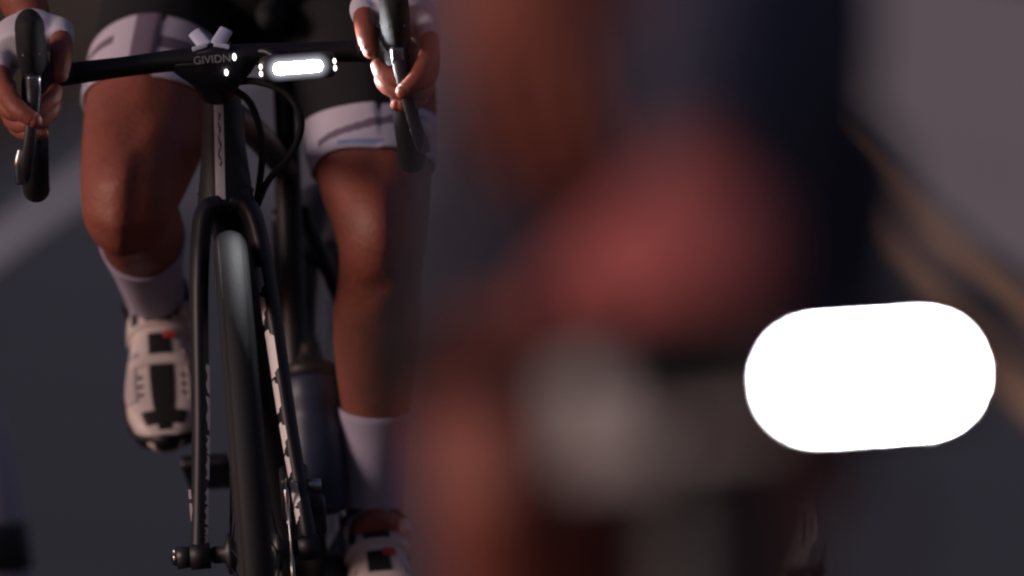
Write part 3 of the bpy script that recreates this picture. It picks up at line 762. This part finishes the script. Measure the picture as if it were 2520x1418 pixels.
def build_rider(M, label, legs, arms, hands, kit, group=None, cuff=True):
    """legs[s] = (hip, knee, ankle, toe direction); arms[s] = (shoulder, elbow); hands[s] = ('hood',) or ('top', x)"""
    T = thing('person', label, 'person', M, group)
    body = bmesh.new(); extra = bmesh.new()
    LG = {}; AR = {}
    for s in (-1, 1):
        H, K, A, td = legs[s]
        LG[s] = make_leg(H, K, A, A + Vector(td).normalized() * .15, kit.get('girth', 1.0))
        LG[s].loft(body, k=90, n=32)
    for s in (-1, 1):
        g = bmesh.new()
        if hands[s][0] == 'free':
            g.free(); wr = hands[s][1]; free_hand(extra, wr, hands[s][2], hands[s][3], hands[s][4])
            AR[s] = make_arm(arms[s][0], arms[s][1], wr, (0, -1, .3)); AR[s].loft(body, k=50, n=24)
            continue
        wr = hood_hand(extra, g, s) if hands[s][0] == 'hood' else top_hand(extra, g, s, hands[s][1], T, kit)
        AR[s] = make_arm(arms[s][0], arms[s][1], wr, (0, -.4, 1)); AR[s].loft(body, k=50, n=24)
        gm = remeshed(g, .0038, 3)
        obj('glove', gm, kit['glove'], T)
    ps = (arms[-1][0] + arms[1][0]) / 2
    hp = (legs[-1][0] + legs[1][0]) / 2
    dv = [(0, -.25, .97), (0, -.6, .8), (0, -.75, .66), (0, -.75, .66), (0, -.8, .6), (0, -.85, .5), (0, -.9, .4)]
    wd = kit.get('width', 1.0)
    TR = Limb([(p, a * wd, b) for p, a, b in [(hp + Vector((0, .05, -.06)), .12, .10), (hp + Vector((0, .03, .03)), .165, .125), (hp.lerp(ps, .38) + Vector((0, .02, .03)), .140, .108), (hp.lerp(ps, .72) + Vector((0, .0, .02)), .165, .118),
               (ps + Vector((0, .01, .0)), .175, .095), (ps + Vector((0, -.045, .05)), .085, .07), (ps + Vector((0, -.085, .10)), .056, .058), (ps + Vector((0, -.12, .15)), .055, .06)]], [Vector(v) for v in dv] + [Vector((0, -.9, .4))])
    TR.loft(body, k=60, n=36)
    hc = ps + Vector((0, -.165, .215))
    ellipsoid(body, hc, (.076, .098, .118), Matrix.Rotation(R(-14), 3, 'X'), 28, 20)
    ellipsoid(body, hc + Vector((0, -.065, -.062)), (.050, .045, .052), None, 20, 14)                # jaw
    tube(body, [hc + Vector((0, -.094, .012)), hc + Vector((0, -.112, -.018)), hc + Vector((0, -.096, -.034))], [.008, .013, .013], 12)   # nose
    for s in (-1, 1):
        ellipsoid(body, hc + Vector((s * .077, .01, -.012)), (.010, .020, .032))
        ellipsoid(body, hc + Vector((s * .032, -.086, .012)), (.020, .014, .010))
    me = remeshed(body, .006, 5)
    me = append_mesh(me, extra)
    obj('body', me, kit['skin'], T)
    # face: lips and eyes
    bm = bmesh.new(); tube(bm, [hc + Vector((-.022, -.098, -.066)), hc + Vector((0, -.112, -.064)), hc + Vector((.022, -.098, -.066))], [.004, .007, .004], 10); obj('lips', bm, 'red_tag', T)
    for s in (-1, 1):
        bm = bmesh.new(); ellipsoid(bm, hc + Vector((s * .031, -.096, .010)), (.011, .008, .008)); obj('eye', bm, 'shoe_black', T)
    bm = bmesh.new()
    hm = hc + Vector((0, .012, .045))
    n = 40
    rs = []
    for i in range(13):
        e = -.10 + (PI / 2 + .08) * i / 12; rs.append([hm + Vector((.100 * math.cos(e) * math.cos(2 * PI * j / n), .138 * math.cos(e) * math.sin(2 * PI * j / n), .098 * math.sin(e) + .004 * math.cos(6 * PI * j / n))) for j in range(n)])
    rings(bm, rs); hl = obj('helmet', bm, kit['helmet'], T)
    for x in (-.05, 0, .05):
        bm = bmesh.new(); tube(bm, [hm + Vector((x, -.105, .050)), hm + Vector((x, -.02, .092 - abs(x) * .35)), hm + Vector((x, .09, .062))], [.006, .011, .006], 10, flat=.5); obj('helmet_vent', bm, 'shoe_black', hl)
    # shorts: pelvis + thighs, up to uS (the patterned cuff is a piece of its own)
    for_us = kit['shorts_u']
    bm = bmesh.new()
    TR.loft(bm, 0, 2.3, k=26, n=36, off=.007)
    for s in (-1, 1):
        LG[s].loft(bm, 0, for_us[s][0] + .12, k=24, n=32, off=.0042, tilt1=for_us[s][2])
    obj('shorts', remeshed(bm, .007, 3), kit['shorts'], T)
    if cuff:
        for s in (-1, 1):
            u0, u1, t0, t1 = for_us[s]
            def mf(v, ph, s=s):
                ph = -ph
                if s < 0:
                    x = ph
                    if -.02 < x - (-.30) < .34: return 1                                   # upright bar
                    if -.05 < v - .38 < .16 and 0.0 < x < 1.15: return 1                    # long cross bar
                    if (.24 < v < .42 and -1.15 < x < -.62): return 1
                    if (.24 < v < .98 and -1.25 < x < -1.13): return 1
                    return 0
                if abs((v - .42) - (-(ph + .1) * .30)) < .085 and -1.0 < ph < .55: return 1
                if .78 < v < .92 and -.65 < ph < .1: return 2
                if .55 < ph < .95: return 1 if v > .15 else 0
                return 0
            bm = sleeve(LG[s], u0, u1, .0052, .003, k=44, n=120, tilt0=t0, tilt1=t1, matfn=mf)
            o = obj('shorts_cuff', bm, None, T, mats=['white_cloth', 'purple_print', 'blue_print'])
            o['label'] = 'white shorts cuff with purple printed bars'
    if kit.get('tights'):
        for s in (-1, 1):
            bm = sleeve(LG[s], for_us[s][1] - .3, 8.4, .004, .003, k=50, n=32); obj('tights_leg', bm, kit['shorts'], T)
    # jersey: trunk and short sleeves
    bm = bmesh.new()
    TR.loft(bm, 1.15, 5.25, k=40, n=36, off=.010)
    for s in (-1, 1): AR[s].loft(bm, 0, kit['sleeve_u'][s], k=22, n=24, off=.010)
    obj('jersey', remeshed(bm, .008, 3), kit['jersey'], T)
    for s in (-1, 1):
        bm = sleeve(LG[s], kit['sock_u'][s], 8.6, .0035, .0025, k=24, n=32, tilt0=kit.get('sock_tilt', 0)); obj('sock', bm, kit['sock'], T)
        # black collar where the sock enters the shoe
        sh = shoe(T, legs[s][2], legs[s][3], kit['shoe'])
        bm = sleeve(LG[s], 8.02, 8.30, .010, .008, k=6, n=28, tilt0=.12, tilt1=.12); obj('shoe_collar', bm, 'shoe_black', sh)
    return T

# ------------------------------------------------------------------ the rider in focus
def bike_matrix(x, y, yaw, lean): return Matrix.Translation((x, y, 0)) @ Matrix.Rotation(yaw, 4, 'Z') @ Matrix.Rotation(lean, 4, 'Y')
M1 = bike_matrix(-.264, 0.0, R(2.6), R(-4.4))
I1 = M1.inverted()
L1 = lambda px, py, s: I1 @ P(px, py, s)
build_bike(M1, 'black road bicycle in sharp focus, white stripe on its head tube', 'drop')
build_light(M1, Vector((.093, .060, .908)), 'small lit bar light beside the stem of the sharp black bicycle')
hip = lambda x, y=.85, z=.985: FT @ Vector((x, y, z))
legs1 = {-1: (hip(-.135), L1(316, 500, 8.42), L1(384, 735, 8.83), (0.0, -.84, -.56)),
         1: (hip(.085), L1(940, 575, 8.50), L1(918, 1272, 8.62), (0.02, -.86, -.50))}
arms1 = {-1: (Vector((-.160, .47, 1.38)), Vector((-.26, .24, 1.16))), 1: (Vector((.21, .47, 1.38)), Vector((.29, .24, 1.16)))}
kit1 = dict(skin='skin', glove='white_glove', helmet='helmet', shorts='black_cloth', jersey='black_cloth', sock='sock', shoe=('shoe_white', 'shoe_black'),
            shorts_u={-1: (1.50, 2.10, .15, .38), 1: (2.20, 2.80, .34, .34)}, sleeve_u={-1: 1.9, 1: 1.9}, sock_u={-1: 6.3, 1: 6.75})
build_rider(M1, 'cyclist in sharp focus in black shorts with patterned white cuffs and white shoes', legs1, arms1, {-1: ('hood',), 1: ('hood',)}, kit1)
# water bottle in the cage on the seat tube
sdir = (SC - BB).normalized()
bt = thing('water_bottle', 'dark blue water bottle behind the fork of the sharp bicycle', 'bottle', M1 @ FT @ Matrix.Translation(BB + sdir * .085 + Vector((.026, -.060, .0))) @ sdir.to_track_quat('Z', 'Y').to_matrix().to_4x4())
mat('bottle_blue', (0.026, 0.036, 0.08), 0.45)
def zring(z, r, n=32): return [Vector((r * math.cos(2 * PI * j / n), r * math.sin(2 * PI * j / n), z)) for j in range(n)]
bm = bmesh.new(); rings(bm, [zring(z, r) for z, r in ((0, .030), (.004, .0365), (.10, .0365), (.112, .033), (.122, .033), (.134, .0365), (.160, .0365), (.166, .032))]); obj('bottle_body', bm, 'bottle_blue', bt)
bm = bmesh.new(); rings(bm, [zring(z, r) for z, r in ((.164, .0335), (.180, .0335), (.186, .018), (.200, .012), (.208, .012), (.210, .008))]); obj('bottle_cap', bm, 'shoe_black', bt)

# ------------------------------------------------------------------ the blurred rider close to the camera
mat('reflector_white', (0.80, 0.76, 0.76), 0.35)
M2 = bike_matrix(.136, -4.93, R(-3), R(-4.0))
I2 = M2.inverted()
L2 = lambda px, py, s: I2 @ P(px, py, s)
build_bike(M2, 'blurred dark bicycle with short flat handlebar close to the camera', 'flat', stripe=False, steered=False)
build_light(M2, Vector((.0835, .060, .914)), 'huge blurred glowing front light at the right of the picture', wide=1.12, side=False)
bike2 = bpy.data.objects['bicycle.001']
for px, py in ((1505, 1035), (1785, 960)):
    c = L2(px, py, 3.16)
    bm = bmesh.new(); rbox(bm, c, (.044, .008, .046), None, .3, 2); cyl(bm, c + Vector((0, .003, .012)), Vector((c.x, BAR.y, BAR.z)), .0035, 8)
    rf = obj('reflector', bm, 'reflector_white', bike2)
legs2 = {-1: (Vector((-.07, .80, .985)), L2(1290, 1190, 3.64), L2(1330, 2350, 3.80), (0.0, -.9, -.4)),
         1: (Vector((.025, .80, .985)), L2(1690, 1640, 3.68), L2(1750, 3000, 3.75), (0.0, -.9, -.4))}
arms2 = {-1: (L2(1480, -2050, 3.85), L2(1290, -1450, 3.66)), 1: (L2(2080, -1750, 3.80), L2(1850, -120, 3.60))}
wr2 = L2(1225, -310, 3.55)
mat('glove_red', (0.48, 0.12, 0.115), 0.85, bump=.4, bscale=600)
mat('skin_ruddy', (0.25, 0.070, 0.050), 0.58, var=0.2, scale=14, sss=0.08)
kit2 = dict(skin='skin_ruddy', glove='glove_red', fingers='black_cloth', helmet='helmet', shorts='navy_cloth', jersey='blue_cloth', sock='sock', shoe=('shoe_white', 'shoe_black'),
            shorts_u={-1: (2.7, 3.2, 0, 0), 1: (2.25, 2.6, 0, 0)}, sleeve_u={-1: 1.6, 1: 5.85}, sock_u={-1: 6.3, 1: 6.75}, girth=.92, width=.64)
build_rider(M2, 'blurred cyclist with a red glove and a bare arm close to the camera', legs2, arms2, {-1: ('free', wr2, (.05, -.15, -1), (.3, 1, 0), 1), 1: ('top', .004)}, kit2, cuff=False)

# ------------------------------------------------------------------ a rider further back on the right, mostly hidden
M3 = bike_matrix(.282, 1.45, R(0), R(0))
build_bike(M3, 'dark bicycle behind the glowing front light, mostly hidden', 'flat', stripe=False, steered=False, bw=.125)
legs3 = {-1: (Vector((-.075, .85, .985)), Vector((-.07, .50, .82)), Vector((-.10, .84, .53)), (0.0, -.72, -.60)),
         1: (Vector((.075, .85, .985)), Vector((.09, .52, .70)), Vector((.105, .58, .30)), (0.0, -.9, -.42))}
arms3 = {-1: (Vector((-.15, .47, 1.38)), Vector((-.15, .30, 1.10))), 1: (Vector((.15, .47, 1.38)), Vector((.15, .30, 1.10)))}
kit3 = dict(skin='skin', glove='black_cloth', fingers='black_cloth', helmet='helmet', shorts='black_cloth', jersey='black_cloth', sock='white_cloth', shoe=('shoe_grey', 'shoe_grey'),
            shorts_u={-1: (2.6, 3.1, 0, 0), 1: (2.6, 3.1, 0, 0)}, sleeve_u={-1: 2.9, 1: 2.9}, sock_u={-1: 6.9, 1: 6.9}, tights=True, girth=.9, width=.85)
build_rider(M3, 'trailing cyclist in black tights and pale shoes behind the glowing light', legs3, arms3, {-1: ('top', -.06), 1: ('top', .06)}, kit3, cuff=False)

# ------------------------------------------------------------------ marker cone at the left edge
cx = P(-42, 1250, 10.4)
mat('cone_white', (0.50, 0.50, 0.60), 0.6); mat('cone_black', (0.02, 0.02, 0.022), 0.6)
C = thing('marker_cone', 'pale marker cone with a black band at the left edge', 'cone', Matrix.Translation((cx.x, cx.y, 0)))
def cone_ring(z, r, n=32): return [Vector((r * math.cos(2 * PI * j / n), r * math.sin(2 * PI * j / n), z)) for j in range(n)]
bm = bmesh.new(); rings(bm, [cone_ring(z, r) for z, r in ((.0, .090), (.10, .070), (.22, .055), (.30, .038), (.34, .024), (.345, .015))]); obj('cone_body', bm, 'cone_white', C)
bm = bmesh.new(); rings(bm, [cone_ring(z, r) for z, r in ((.105, .071), (.107, .0735), (.175, .0645), (.177, .062))]); obj('band', bm, 'cone_black', C)
bm = bmesh.new(); rbox(bm, Vector((0, 0, .014)), (.26, .26, .026), None, .3, 2); obj('cone_base', bm, 'cone_black', C)
